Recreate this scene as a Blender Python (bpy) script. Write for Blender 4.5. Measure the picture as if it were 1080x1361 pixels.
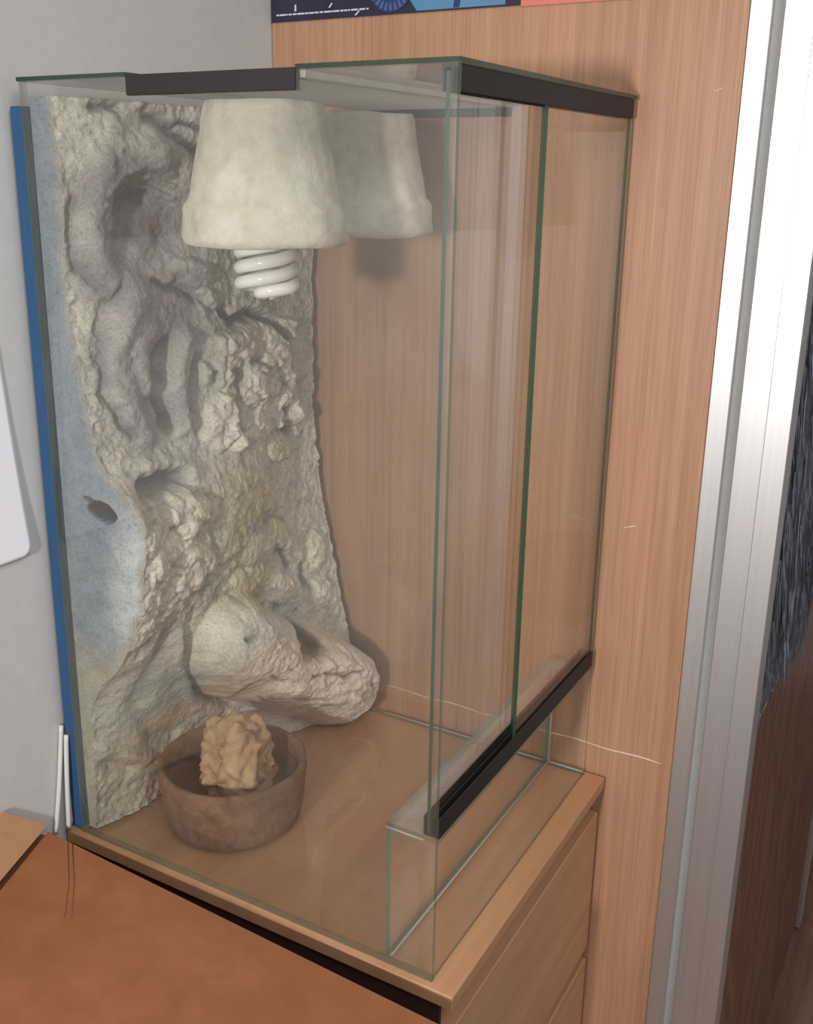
import bpy, bmesh, math, random
import numpy as np
from mathutils import Vector, Matrix

for o in list(bpy.data.objects):
    bpy.data.objects.remove(o)
scene = bpy.context.scene
COL = scene.collection
random.seed(4)

# ------------------------------------------------------------------ camera
cam_d = bpy.data.cameras.new('camera')
cam = bpy.data.objects.new('camera', cam_d)
COL.objects.link(cam)
R_ = Vector((0.86480905, 0.50195216, 0.01222042))
U_ = Vector((-0.15538602, 0.24441089, 0.95714079))
F_ = Vector((-0.47745209, 0.8296429, -0.2893651))
M = Matrix(((R_.x, U_.x, -F_.x, 0.65662675), (R_.y, U_.y, -F_.y, -0.57657839),
            (R_.z, U_.z, -F_.z, 0.58793737), (0, 0, 0, 1)))
cam.matrix_world = M
cam_d.sensor_fit = 'AUTO'
cam_d.sensor_width = 36.0
cam_d.lens = 1377.52 / 1361 * 36.0
cam_d.shift_x = (540 - 518.716) / 1361
cam_d.shift_y = (646.424 - 680.5) / 1361
cam_d.clip_start = 0.01
scene.camera = cam

# ------------------------------------------------------------------ world, lights, exposure
world = bpy.data.worlds.new('world')
scene.world = world
world.use_nodes = True
bg = world.node_tree.nodes['Background']
bg.inputs[0].default_value = (0.98, 0.98, 1.0, 1)
bg.inputs[1].default_value = 0.34

def area_light(name, loc, target, size, power, color):
    d = bpy.data.lights.new(name, 'AREA')
    d.shape = 'DISK'; d.size = size; d.energy = power; d.color = color
    o = bpy.data.objects.new(name, d); COL.objects.link(o)
    o.location = loc
    o.rotation_euler = (Vector(target) - Vector(loc)).to_track_quat('-Z', 'Y').to_euler()
    return o
area_light('room_lamp', (0.43, -1.25, 0.555), (0.30, 0.34, 0.38), 0.09, 14.0, (1.0, 0.975, 0.95))
area_light('added_top_fill', (1.55, -0.85, 1.75), (0.15, 0.2, 0.3), 0.9, 19.0, (1.0, 0.985, 0.96))  # unseen fill light, added overhead to brighten the rock

scene.view_settings.view_transform = 'Standard'
scene.view_settings.look = 'None'
scene.view_settings.exposure = -0.12
scene.view_settings.gamma = 1.0
scene.view_settings.use_curve_mapping = False
scene.cycles.transparent_max_bounces = 40
scene.cycles.max_bounces = 10

# ------------------------------------------------------------------ constants (metres)
W, D, H = 0.3664, 0.3347, 0.65      # tank: depth from the wall, width along the wall, height
YW = D + 0.008                      # wardrobe side
XWALL = -0.018
ZFLOOR = -0.75

# ------------------------------------------------------------------ materials
def srgb(r, g, b):
    def f(c):
        c /= 255.0
        return c / 12.92 if c <= 0.04045 else ((c + 0.055) / 1.055) ** 2.4
    return (f(r), f(g), f(b), 1.0)

def new_mat(name):
    m = bpy.data.materials.new(name)
    m.use_nodes = True
    nt = m.node_tree
    return m, nt, nt.nodes['Principled BSDF'], nt.nodes['Material Output']

def setp(b, **k):
    for key, v in k.items():
        b.inputs[key.replace('_', ' ')].default_value = v

def tex_coord(nt, scale=(1, 1, 1), kind='Object', rot=(0, 0, 0)):
    tc = nt.nodes.new('ShaderNodeTexCoord')
    mp = nt.nodes.new('ShaderNodeMapping')
    mp.inputs['Scale'].default_value = scale
    mp.inputs['Rotation'].default_value = rot
    nt.links.new(tc.outputs[kind], mp.inputs[0])
    return mp.outputs[0]

def noise(nt, vec, scale, detail=4, rough=0.55, dist=0.0):
    n = nt.nodes.new('ShaderNodeTexNoise')
    n.inputs['Scale'].default_value = scale
    n.inputs['Detail'].default_value = detail
    n.inputs['Roughness'].default_value = rough
    n.inputs['Distortion'].default_value = dist
    nt.links.new(vec, n.inputs['Vector'])
    return n.outputs['Fac']

def ramp(nt, fac, stops):
    r = nt.nodes.new('ShaderNodeValToRGB')
    e = r.color_ramp.elements
    while len(e) < len(stops):
        e.new(0.5)
    for el, (p, c) in zip(e, stops):
        el.position = p; el.color = c
    nt.links.new(fac, r.inputs[0])
    return r.outputs[0]

def mix(nt, a, b, fac, mode='MIX'):
    n = nt.nodes.new('ShaderNodeMix')
    n.data_type = 'RGBA'; n.blend_type = mode
    for sock, v in ((n.inputs[0], fac), (n.inputs[6], a), (n.inputs[7], b)):
        if isinstance(v, bpy.types.NodeSocket):
            nt.links.new(v, sock)
        else:
            sock.default_value = v
    return n.outputs[2]

def bump(nt, b, h, strength, dist):
    n = nt.nodes.new('ShaderNodeBump')
    n.inputs['Strength'].default_value = strength
    n.inputs['Distance'].default_value = dist
    nt.links.new(h, n.inputs['Height'])
    nt.links.new(n.outputs[0], b.inputs['Normal'])

def wood(name, dark, mid, light, scale, rough, fine=1.0, spec=0.35):
    m, nt, b, out = new_mat(name)
    v = tex_coord(nt, scale)
    n1 = noise(nt, v, 1.0, 6, 0.6, 0.4)
    v2 = tex_coord(nt, tuple(s * 4.5 for s in scale))
    n2 = noise(nt, v2, 1.0, 4, 0.7)
    v3 = tex_coord(nt, tuple(s * 0.22 for s in scale))
    n3 = noise(nt, v3, 1.0, 3, 0.5, 0.6)
    c = ramp(nt, n1, [(0.32, dark), (0.52, mid), (0.72, light)])
    f = ramp(nt, n2, [(0.38, (0.80, 0.76, 0.73, 1)), (0.6, (1, 1, 1, 1))])
    c = mix(nt, c, f, fine, 'MULTIPLY')
    f3 = ramp(nt, n3, [(0.35, (0.92, 0.90, 0.88, 1)), (0.65, (1.05, 1.04, 1.03, 1))])
    c = mix(nt, c, f3, 1.0, 'MULTIPLY')
    nt.links.new(c, b.inputs['Base Color'])
    setp(b, Roughness=rough)
    b.inputs['Specular IOR Level'].default_value = spec
    bump(nt, b, n2, 0.12, 0.0006)
    return m

def plain(name, color, rough=0.6, var=0.06, vscale=30, bmp=0.0, metallic=0.0, spec=0.4):
    m, nt, b, out = new_mat(name)
    v = tex_coord(nt)
    n = noise(nt, v, vscale, 5, 0.6)
    lo = tuple(max(0, c * (1 - var)) for c in color[:3]) + (1,)
    hi = tuple(min(1, c * (1 + var)) for c in color[:3]) + (1,)
    nt.links.new(ramp(nt, n, [(0.3, lo), (0.7, hi)]), b.inputs['Base Color'])
    setp(b, Roughness=rough, Metallic=metallic)
    b.inputs['Specular IOR Level'].default_value = spec
    if bmp:
        bump(nt, b, n, bmp, 0.001)
    return m

MAT = {}
MAT['wall'] = plain('wall_paint', srgb(190, 190, 189), 0.85, 0.03, 60, 0.25)
MAT['wardrobe'] = wood('oak_laminate', srgb(174, 131, 104), srgb(186, 143, 115), srgb(196, 155, 128), (120, 120, 2.0), 0.40, 0.75)
MAT['chest'] = wood('beech_laminate', srgb(184, 138, 103), srgb(194, 149, 113), srgb(203, 160, 124), (30, 2.2, 30), 0.45, 0.3)
m, nt, b, out = new_mat('walnut_gloss')
v = tex_coord(nt, (3, 7.5, 2.0))
n1 = noise(nt, v, 1.0, 2, 0.5, 0.8)
ma = nt.nodes.new('ShaderNodeMath'); ma.operation = 'MULTIPLY'; ma.inputs[1].default_value = 9.0
nt.links.new(n1, ma.inputs[0])
pp = nt.nodes.new('ShaderNodeMath'); pp.operation = 'PINGPONG'; pp.inputs[1].default_value = 0.5
nt.links.new(ma.outputs[0], pp.inputs[0])
c = ramp(nt, pp.outputs[0], [(0.0, srgb(104, 67, 53)), (0.28, srgb(120, 81, 65)), (0.5, srgb(134, 95, 78))])
v2 = tex_coord(nt, (60, 160, 9))
c = mix(nt, c, ramp(nt, noise(nt, v2, 1.0, 3, 0.6), [(0.35, (0.86, 0.84, 0.83, 1)), (0.65, (1.03, 1.03, 1.03, 1))]), 1.0, 'MULTIPLY')
nt.links.new(c, b.inputs['Base Color']); setp(b, Roughness=0.35)
MAT['door_brown'] = m
MAT['floor'] = wood('floor_laminate', srgb(118, 88, 72), srgb(142, 110, 92), srgb(160, 128, 110), (20, 2, 20), 0.4, 0.6)
MAT['gap_shade'] = plain('gap_shade_brown', srgb(62, 34, 24), 0.8)  # dark brown paints the shade in the gaps around the chest
MAT['black'] = plain('black_plastic', srgb(38, 35, 35), 0.55, 0.08, 80)
MAT['gauze'] = plain('light_metal_gauze', srgb(176, 170, 160), 0.6, 0.05, 80)
MAT['rubber'] = plain('grey_rubber', srgb(160, 160, 158), 0.6, 0.04, 80)
MAT['blue'] = plain('plain_blue', srgb(40, 78, 116), 0.8, 0.06, 25)
MAT['cable'] = plain('white_cable', srgb(205, 203, 200), 0.5, 0.03)
MAT['paper'] = plain('white_paper', srgb(232, 232, 238), 0.7, 0.02, 15)
MAT['dark_void'] = plain('dark_void', srgb(30, 26, 22), 0.9)
MAT['scratch'] = plain('bare_scratch', srgb(232, 208, 184), 0.7)
MAT['bulb'] = plain('bulb_white', srgb(238, 236, 232), 0.12, 0.01, 10, spec=0.6)

# brushed aluminium
m, nt, b, out = new_mat('brushed_aluminium')
v = tex_coord(nt, (400, 400, 3))
n = noise(nt, v, 1.0, 3, 0.6)
nt.links.new(ramp(nt, n, [(0.3, srgb(212, 211, 211)), (0.7, srgb(220, 219, 219))]), b.inputs['Base Color'])
setp(b, Metallic=0.88, Roughness=0.42)
MAT['alu'] = m

# clear glass: thin sheet, transparent plus Fresnel reflection on both faces
def glass(name, tint, d0=0.006, d1=0.035, dsc=9.0):
    m = bpy.data.materials.new(name); m.use_nodes = True
    nt = m.node_tree; nt.nodes.clear()
    out = nt.nodes.new('ShaderNodeOutputMaterial')
    tr = nt.nodes.new('ShaderNodeBsdfTransparent'); tr.inputs[0].default_value = tint
    gl = nt.nodes.new('ShaderNodeBsdfGlossy'); gl.inputs['Roughness'].default_value = 0.0
    gl.inputs[0].default_value = (1, 1, 1, 1)
    geo = nt.nodes.new('ShaderNodeNewGeometry')
    ma = nt.nodes.new('ShaderNodeMath'); ma.operation = 'MULTIPLY_ADD'
    nt.links.new(geo.outputs['Backfacing'], ma.inputs[0])
    ma.inputs[1].default_value = 1 / 1.5 - 1.5; ma.inputs[2].default_value = 1.5
    fr = nt.nodes.new('ShaderNodeFresnel')
    nt.links.new(ma.outputs[0], fr.inputs['IOR'])
    mx = nt.nodes.new('ShaderNodeMixShader')
    nt.links.new(fr.outputs[0], mx.inputs[0])
    nt.links.new(tr.outputs[0], mx.inputs[1]); nt.links.new(gl.outputs[0], mx.inputs[2])
    # a thin film of dust on the pane, and the ledge's painted milky reflection
    df = nt.nodes.new('ShaderNodeBsdfDiffuse'); df.inputs[0].default_value = (0.75, 0.74, 0.70, 1)
    tc = tex_coord(nt)
    nz = noise(nt, tc, dsc, 5, 0.6, 0.8)
    mr = nt.nodes.new('ShaderNodeMapRange')
    mr.inputs['From Min'].default_value = 0.3; mr.inputs['From Max'].default_value = 0.8
    mr.inputs['To Min'].default_value = d0; mr.inputs['To Max'].default_value = d1
    nt.links.new(nz, mr.inputs['Value'])
    m2 = nt.nodes.new('ShaderNodeMixShader')
    nt.links.new(mr.outputs[0], m2.inputs[0])
    nt.links.new(mx.outputs[0], m2.inputs[1]); nt.links.new(df.outputs[0], m2.inputs[2])
    nt.links.new(m2.outputs[0], out.inputs[0])
    return m
MAT['glass'] = glass('clear_glass', (0.979, 0.979, 0.964, 1))
MAT['ledge_sheen'] = glass('painted_sheen_glass', (0.95, 0.955, 0.945, 1), 0.10, 0.34, 20.0)  # thicker diffuse film paints the milky reflection on the ledge
MAT['smeared'] = glass('smeared_glass', (0.95, 0.955, 0.945, 1), 0.02, 0.26, 14.0)
def edge_mat(name, c, t, fac):
    m, nt, b, out = new_mat(name)
    setp(b, Base_Color=c, Roughness=0.25)
    tr = nt.nodes.new('ShaderNodeBsdfTransparent'); tr.inputs[0].default_value = t
    mx = nt.nodes.new('ShaderNodeMixShader'); mx.inputs[0].default_value = fac
    nt.links.new(tr.outputs[0], mx.inputs[1]); nt.links.new(b.outputs[0], mx.inputs[2]); nt.links.new(mx.outputs[0], out.inputs[0])
    return m
MAT['edge'] = edge_mat('green_glass_edge', srgb(38, 70, 50), (0.45, 0.66, 0.52, 1), 0.92)
MAT['edge_dark'] = edge_mat('dark_green_glass_edge', srgb(40, 62, 50), (0.40, 0.55, 0.46, 1), 0.8)
MAT['edge_soft'] = edge_mat('pale_glass_edge', srgb(110, 122, 108), (0.80, 0.87, 0.80, 1), 0.40)
MAT['edge_teal'] = edge_mat('teal_glass_edge', srgb(92, 128, 118), (0.62, 0.80, 0.74, 1), 0.7)
MAT['silicone'] = edge_mat('clear_silicone', srgb(196, 196, 186), (0.92, 0.92, 0.90, 1), 0.45)

# painted rock (pigment zones and painted-in shade from the colour attribute)
def rock_mat(name, bmp=0.5):
    m, nt, b, out = new_mat(name)
    at = nt.nodes.new('ShaderNodeVertexColor'); at.layer_name = 'pigment'
    v = tex_coord(nt)
    n1 = noise(nt, v, 55, 6, 0.65)
    n2 = noise(nt, v, 240, 5, 0.7)
    n3 = noise(nt, v, 18, 4, 0.6, 0.5)
    c = mix(nt, at.outputs[0], ramp(nt, n1, [(0.3, (0.72, 0.70, 0.68, 1)), (0.6, (1.08, 1.06, 1.03, 1))]), 0.8, 'MULTIPLY')
    n4 = noise(nt, v, 420, 3, 0.7)
    c = mix(nt, c, ramp(nt, n4, [(0.34, (0.58, 0.57, 0.56, 1)), (0.50, (1.0, 1.0, 1.0, 1)), (0.75, (1.10, 1.09, 1.07, 1))]), 0.75, 'MULTIPLY')
    c = mix(nt, c, ramp(nt, n3, [(0.35, (0.86, 0.86, 0.88, 1)), (0.65, (1.05, 1.04, 1.0, 1))]), 0.7, 'MULTIPLY')
    nt.links.new(c, b.inputs['Base Color'])
    setp(b, Roughness=0.92)
    b.inputs['Specular IOR Level'].default_value = 0.15
    ad = nt.nodes.new('ShaderNodeMath'); ad.operation = 'MULTIPLY_ADD'
    nt.links.new(n2, ad.inputs[0]); ad.inputs[1].default_value = 0.4
    nt.links.new(n1, ad.inputs[2])
    bump(nt, b, ad.outputs[0], bmp, 0.0035)
    return m
MAT['rock'] = rock_mat('painted_rock', 0.85)

def speckled(name, a, bcol, c3, sc=40, rough=0.85, bmp=0.3):
    m, nt, b, out = new_mat(name)
    v = tex_coord(nt)
    n1 = noise(nt, v, sc, 6, 0.65, 0.3)
    n2 = noise(nt, v, sc * 0.3, 3, 0.5)
    c = ramp(nt, n1, [(0.3, a), (0.52, bcol), (0.75, c3)])
    c = mix(nt, c, ramp(nt, n2, [(0.35, (0.88, 0.86, 0.84, 1)), (0.65, (1.04, 1.03, 1.02, 1))]), 1.0, 'MULTIPLY')
    nt.links.new(c, b.inputs['Base Color'])
    setp(b, Roughness=rough); b.inputs['Specular IOR Level'].default_value = 0.2
    bump(nt, b, n1, bmp, 0.002)
    return m
MAT['plaster'] = speckled('plaster_shade', srgb(192, 185, 170), srgb(209, 203, 191), srgb(219, 215, 206), 60, 0.9, 0.9)
MAT['bowl'] = speckled('brown_stoneware', srgb(92, 70, 55), srgb(118, 92, 73), srgb(142, 116, 97), 70)
MAT['bowl_in'] = plain('bowl_inside_brown', srgb(88, 62, 46), 0.6, 0.15, 50)  # darker brown for the inside of the bowl
MAT['stone'] = speckled('tan_stone', srgb(146, 114, 94), srgb(184, 154, 122), srgb(208, 182, 148), 40, 0.9, 0.8)
MAT['card'] = speckled('cardboard', srgb(142, 91, 60), srgb(150, 98, 66), srgb(158, 106, 73), 25, 0.8, 0.06)
MAT['card_lit'] = speckled('cardboard_lit', srgb(192, 148, 112), srgb(200, 156, 120), srgb(206, 164, 128), 25, 0.8, 0.06)  # paler copy of the cardboard for the flap that catches more light
MAT['card_edge'] = plain('cardboard_edge', srgb(120, 72, 44), 0.85, 0.1, 200)
MAT['fur'] = plain('dark_fur', srgb(72, 74, 80), 0.6, 0.35, 45)
MAT['navy'] = plain('print_navy', srgb(48, 46, 66), 0.3, 0.25, 25)
MAT['sky_print'] = plain('print_light_blue', srgb(90, 134, 170), 0.3, 0.12, 18)
MAT['disc_print'] = plain('print_wheel_blue', srgb(76, 104, 156), 0.3, 0.1, 30)
MAT['mid_print'] = plain('print_mid_blue', srgb(50, 62, 104), 0.3, 0.1, 30)
MAT['red_print'] = plain('print_salmon', srgb(218, 122, 110), 0.35, 0.06, 20)
MAT['red_dark'] = plain('print_red', srgb(196, 84, 76), 0.35, 0.06, 20)
MAT['white_print'] = plain('print_white', srgb(210, 210, 222), 0.4, 0.03)

# ------------------------------------------------------------------ builders
def props(o, label=None, cat=None, group=None, kind=None):
    if label: o['label'] = label
    if cat: o['category'] = cat
    if group: o['group'] = group
    if kind: o['kind'] = kind
    return o

def thing(name, loc, label, cat, group=None):
    o = bpy.data.objects.new(name, None)
    o.empty_display_size = 0.02
    COL.objects.link(o); o.location = loc
    return props(o, label, cat, group)

def root_loc(p):
    l = Vector((0, 0, 0))
    while p is not None:
        l += Vector(p.location); p = p.parent
    return l

def link(name, me, mats, parent=None, smooth=False, auto=None):
    """mesh given in world coordinates; origin moves to the parent's base"""
    o = bpy.data.objects.new(name, me)
    COL.objects.link(o)
    if parent is not None:
        o.parent = parent
        me.transform(Matrix.Translation(-root_loc(parent)))
    for mt in (mats if isinstance(mats, (list, tuple)) else [mats]):
        me.materials.append(MAT[mt])
    if smooth:
        for p in me.polygons: p.use_smooth = True
    return o

def from_bm(bm, name='m'):
    bmesh.ops.recalc_face_normals(bm, faces=bm.faces)
    me = bpy.data.meshes.new(name); bm.to_mesh(me); bm.free()
    return me

def box_bm(x0, x1, y0, y1, z0, z1, bev=0.0, seg=1):
    bm = bmesh.new()
    bmesh.ops.create_cube(bm, size=1)
    for v in bm.verts:
        v.co = Vector(((x0 + x1) / 2 + v.co.x * (x1 - x0), (y0 + y1) / 2 + v.co.y * (y1 - y0), (z0 + z1) / 2 + v.co.z * (z1 - z0)))
    if bev:
        bmesh.ops.bevel(bm, geom=bm.edges[:], offset=bev, segments=seg, affect='EDGES', profile=0.5)
    return bm

def box(name, x0, x1, y0, y1, z0, z1, mats, parent=None, bev=0.0, seg=1):
    return link(name, from_bm(box_bm(x0, x1, y0, y1, z0, z1, bev, seg)), mats, parent)

def prism(name, pts, axis, a, b, mats, parent=None, bev=0.0):
    """polygon pts in the two other axes, extruded along axis from a to b"""
    bm = bmesh.new()
    def mk(p, t):
        q = {'X': (t, p[0], p[1]), 'Y': (p[0], t, p[1]), 'Z': (p[0], p[1], t)}[axis]
        return bm.verts.new(q)
    va = [mk(p, a) for p in pts]; vb = [mk(p, b) for p in pts]
    bm.faces.new(va); bm.faces.new(vb[::-1])
    for i in range(len(pts)):
        j = (i + 1) % len(pts)
        bm.faces.new((va[i], vb[i], vb[j], va[j]))
    if bev:
        bmesh.ops.bevel(bm, geom=bm.edges[:], offset=bev, segments=1, affect='EDGES')
    return link(name, from_bm(bm), mats, parent)

def pane(name, me_obj, axis):
    """pane faces get glass, rim faces the green edge"""
    i = 'XYZ'.index(axis)
    for p in me_obj.data.polygons:
        p.material_index = 0 if abs(p.normal[i]) > 0.9 else 1
    return me_obj

def glass_box(name, x0, x1, y0, y1, z0, z1, axis, parent, edge='edge_soft', face='glass'):
    o = box(name, x0, x1, y0, y1, z0, z1, [face, edge], parent)
    return pane(name, o, axis)

def tube(name, pts, radii, mats, parent=None, seg=10, caps=True):
    pts = [Vector(p) for p in pts]
    if not isinstance(radii, (list, tuple)): radii = [radii] * len(pts)
    bm = bmesh.new(); rings = []
    up = Vector((0, 0, 1))
    prev = None
    for i, p in enumerate(pts):
        t = (pts[min(i + 1, len(pts) - 1)] - pts[max(i - 1, 0)]).normalized()
        if prev is None:
            a = t.orthogonal().normalized()
        else:
            a = (prev - t * prev.dot(t)).normalized()
        prev = a
        bb = t.cross(a)
        rings.append([bm.verts.new(p + (a * math.cos(k * 2 * math.pi / seg) + bb * math.sin(k * 2 * math.pi / seg)) * radii[i]) for k in range(seg)])
    for r0, r1 in zip(rings, rings[1:]):
        for k in range(seg):
            bm.faces.new((r0[k], r0[(k + 1) % seg], r1[(k + 1) % seg], r1[k]))
    if caps:
        bm.faces.new(rings[0][::-1]); bm.faces.new(rings[-1])
    return link(name, from_bm(bm), mats, parent, smooth=True)

def lathe(name, prof, center, mats, parent=None, seg=64, wob=0.0, seed=0, closed=True):
    bm = bmesh.new(); rings = []
    rnd = random.Random(seed)
    ph = [rnd.uniform(0, 6.28) for _ in range(6)]
    for i, (r, z) in enumerate(prof):
        ring = []
        for k in range(seg):
            a = k * 2 * math.pi / seg
            w = wob * (math.sin(3 * a + ph[0] + z * 40) * 0.5 + math.sin(5 * a + ph[1] - z * 70) * 0.3 + math.sin(9 * a + ph[2] + z * 110) * 0.25 + math.sin(17 * a + ph[3] + z * 230) * 0.15)
            rr = max(0.0002, r + w)
            ring.append(bm.verts.new((center[0] + rr * math.cos(a), center[1] + rr * math.sin(a), center[2] + z + wob * 0.4 * math.sin(4 * a + ph[4]))))
        rings.append(ring)
    n = len(rings)
    for i in range(n if closed else n - 1):
        r0, r1 = rings[i], rings[(i + 1) % n]
        for k in range(seg):
            bm.faces.new((r0[k], r0[(k + 1) % seg], r1[(k + 1) % seg], r1[k]))
    return link(name, from_bm(bm), mats, parent, smooth=True)

# ------------------------------------------------------------------ numpy noise
def _h(ix, iy, iz, s):
    n = (ix * 374761393 + iy * 668265263 + iz * 2147483647 + s * 1274126177) & 0xFFFFFFFF
    n = ((n ^ (n >> 13)) * 1274126177) & 0xFFFFFFFF
    n = (n ^ (n >> 16)) & 0xFFFFFFFF
    return n / 4294967295.0

def vnoise(x, y, s=0):
    x = np.asarray(x, float); y = np.asarray(y, float)
    ix = np.floor(x).astype(np.int64); iy = np.floor(y).astype(np.int64)
    fx = x - ix; fy = y - iy
    fx = fx * fx * fx * (fx * (fx * 6 - 15) + 10); fy = fy * fy * fy * (fy * (fy * 6 - 15) + 10)
    z = np.zeros_like(ix)
    a = _h(ix, iy, z, s); b = _h(ix + 1, iy, z, s); c = _h(ix, iy + 1, z, s); d = _h(ix + 1, iy + 1, z, s)
    return (a * (1 - fx) + b * fx) * (1 - fy) + (c * (1 - fx) + d * fx) * fy

def fbm(x, y, sc, octv=4, s=0, g=0.5):
    t = 0; a = 1; tot = 0
    for o in range(octv):
        t = t + a * (vnoise(x * sc + 17.3 * o, y * sc - 9.1 * o, s + o) - 0.5); tot += a
        a *= g; sc *= 2.03
    return t / tot * 2

def ridged(x, y, sc, octv=3, s=0):
    t = 0; a = 1; tot = 0
    for o in range(octv):
        t = t + a * (1 - np.abs(vnoise(x * sc + 5.7 * o, y * sc + 3.3 * o, s + o) * 2 - 1)); tot += a
        a *= 0.5; sc *= 2.1
    return t / tot

def worley(x, y, sc, s=0):
    x = x * sc; y = y * sc
    ix = np.floor(x).astype(np.int64); iy = np.floor(y).astype(np.int64)
    f1 = np.full(x.shape, 9.0); f2 = np.full(x.shape, 9.0)
    z = np.zeros_like(ix)
    for dx in (-1, 0, 1):
        for dy in (-1, 0, 1):
            cx = ix + dx; cy = iy + dy
            px = cx + _h(cx, cy, z, s); py = cy + _h(cx, cy, z + 1, s + 7)
            d = np.hypot(x - px, y - py)
            f2 = np.minimum(f2, np.maximum(d, f1)); f1 = np.minimum(f1, d)
    return f1, f2

def sstep(a, b, x):
    t = np.clip((x - a) / (b - a), 0, 1)
    return t * t * (3 - 2 * t)

def polydist(Y, Z, pts):
    best = np.full(Y.shape, 9.0)
    for (ya, za), (yb, zb) in zip(pts, pts[1:]):
        dy, dz = yb - ya, zb - za
        t = np.clip(((Y - ya) * dy + (Z - za) * dz) / (dy * dy + dz * dz), 0, 1)
        best = np.minimum(best, np.hypot(Y - ya - t * dy, Z - za - t * dz))
    return best

# ================================================================== THE SETTING
def struct(o):
    o['kind'] = 'structure'; return o
struct(box('wall_left', XWALL - 0.12, XWALL, -2.2, 2.4, ZFLOOR, 1.9, 'wall'))
struct(box('wall_far', XWALL, 3.2, 2.28, 2.4, ZFLOOR, 1.9, 'wall'))
struct(box('floor', XWALL, 3.2, -2.2, 2.28, ZFLOOR - 0.05, ZFLOOR, 'floor'))

# ------------------------------------------------------------------ wardrobe
wd = thing('wardrobe', (0.25, YW + 0.4, ZFLOOR), 'tall oak wardrobe with aluminium edge profile behind the glass tank', 'wardrobe')
ZT = 1.35
box('side_panel', XWALL + 0.001, 0.4513, YW, YW + 0.018, ZFLOOR, ZT, 'wardrobe', wd, 0.0006)
box('edge_profile', 0.4517, 0.4690, YW - 0.0012, YW + 0.030, ZFLOOR, ZT, 'alu', wd, 0.0006)['label'] = 'flat aluminium profile capping the wood edge'
box('profile_groove', 0.4690, 0.4780, YW + 0.006, YW + 0.028, ZFLOOR, ZT, 'rubber', wd)
st = box('door_stile', 0.4780, 0.5217, YW - 0.0012, YW + 0.030, ZFLOOR + 0.01, ZT - 0.02, 'alu', wd, 0.0008)
box('stile_lip', 0.5014, 0.5219, YW - 0.0028, YW - 0.0008, ZFLOOR + 0.01, ZT - 0.02, 'alu', st, 0.0006)
dr = box('sliding_door', 0.488, 0.5150, YW + 0.030, YW + 0.85, ZFLOOR + 0.02, ZT - 0.03, 'door_brown', wd)
dr['label'] = 'dark walnut sliding door panel'
box('door_stile', 0.480, 0.5217, YW + 0.85, YW + 0.885, ZFLOOR + 0.01, ZT - 0.02, 'alu', wd, 0.0008)
box('sliding_door', 0.455, 0.478, YW + 0.80, YW + 1.62, ZFLOOR + 0.02, ZT - 0.03, 'door_brown', wd)
box('top_panel', XWALL + 0.001, 0.4513, YW + 0.018, YW + 1.65, ZT - 0.02, ZT, 'wardrobe', wd)
box('bottom_panel', XWALL + 0.001, 0.4513, YW + 0.018, YW + 1.65, ZFLOOR, ZFLOOR + 0.03, 'wardrobe', wd)
box('side_panel', XWALL + 0.001, 0.4513, YW + 1.65, YW + 1.668, ZFLOOR, ZT, 'wardrobe', wd)
# pale scuff lines
def streak(name, pts, parent, axis='Y', at=0.0, w=0.0007):
    bm = bmesh.new(); rows = []
    for i, (a, z) in enumerate(pts):
        ww = w * (0.35 + 0.65 * random.random()) if 0 < i < len(pts) - 1 else w * 0.2
        row = []
        for s in (-1, 1):
            row.append(bm.verts.new((a, at - 0.0003, z + s * ww) if axis == 'Y' else (at + 0.0003, a, z + s * ww)))
            row.append(bm.verts.new((a, at + 0.0004, z + s * ww) if axis == 'Y' else (at - 0.0004, a, z + s * ww)))
        rows.append(row)
    for r0, r1 in zip(rows, rows[1:]):
        for a, b_ in ((0, 2), (2, 3), (3, 1), (1, 0)):
            bm.faces.new((r0[a], r0[b_], r1[b_], r1[a]))
    return link(name, from_bm(bm), 'scratch', parent)
N = 26
streak('scuff_mark', [(0.125 + (0.3155) * i / N, 0.0312 + 0.0008 * math.sin(i * 1.1)) for i in range(N + 1)], wd, 'Y', YW, 0.0008)
streak('scuff_mark', [(0.384 + 0.012 * i / 5, 0.268 + 0.004 * i / 5) for i in range(6)], wd, 'Y', YW, 0.0005)
streak('scuff_mark', [(0.430 + 0.006 * i / 5, 0.655 + 0.003 * i / 5) for i in range(6)], wd, 'Y', YW, 0.0004)
streak('scuff_mark', [(0.393 + 0.21 * i / 12, 0.0640 + 0.0040 * i / 12) for i in range(13)], wd, 'X', 0.5150, 0.0006)

# ------------------------------------------------------------------ chest of drawers
XC = 0.3868
ch = thing('chest_of_drawers', (0.18, 0.16, ZFLOOR), 'beech chest of drawers carrying the glass tank', 'chest')
box('top_board', XWALL + 0.004, XC, -0.0062, D + 0.0045, -0.0125, -0.0002, 'chest', ch, 0.0008)
box('carcass', XWALL + 0.004, XC - 0.028, 0.001, D + 0.0035, ZFLOOR, -0.0126, 'gap_shade', ch)
box('side_board', XWALL + 0.004, XC - 0.012, -0.0030, 0.0008, ZFLOOR, -0.0127, 'gap_shade', ch)  # side coloured dark for the shade between chest and box
zz = -0.040
for k in range(4):
    h = 0.167
    d_ = box('drawer', XC - 0.028, XC - 0.0035, -0.0045, D + 0.001, zz - h, zz, 'chest', ch, 0.0012)
    zz -= h + 0.0155

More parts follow.
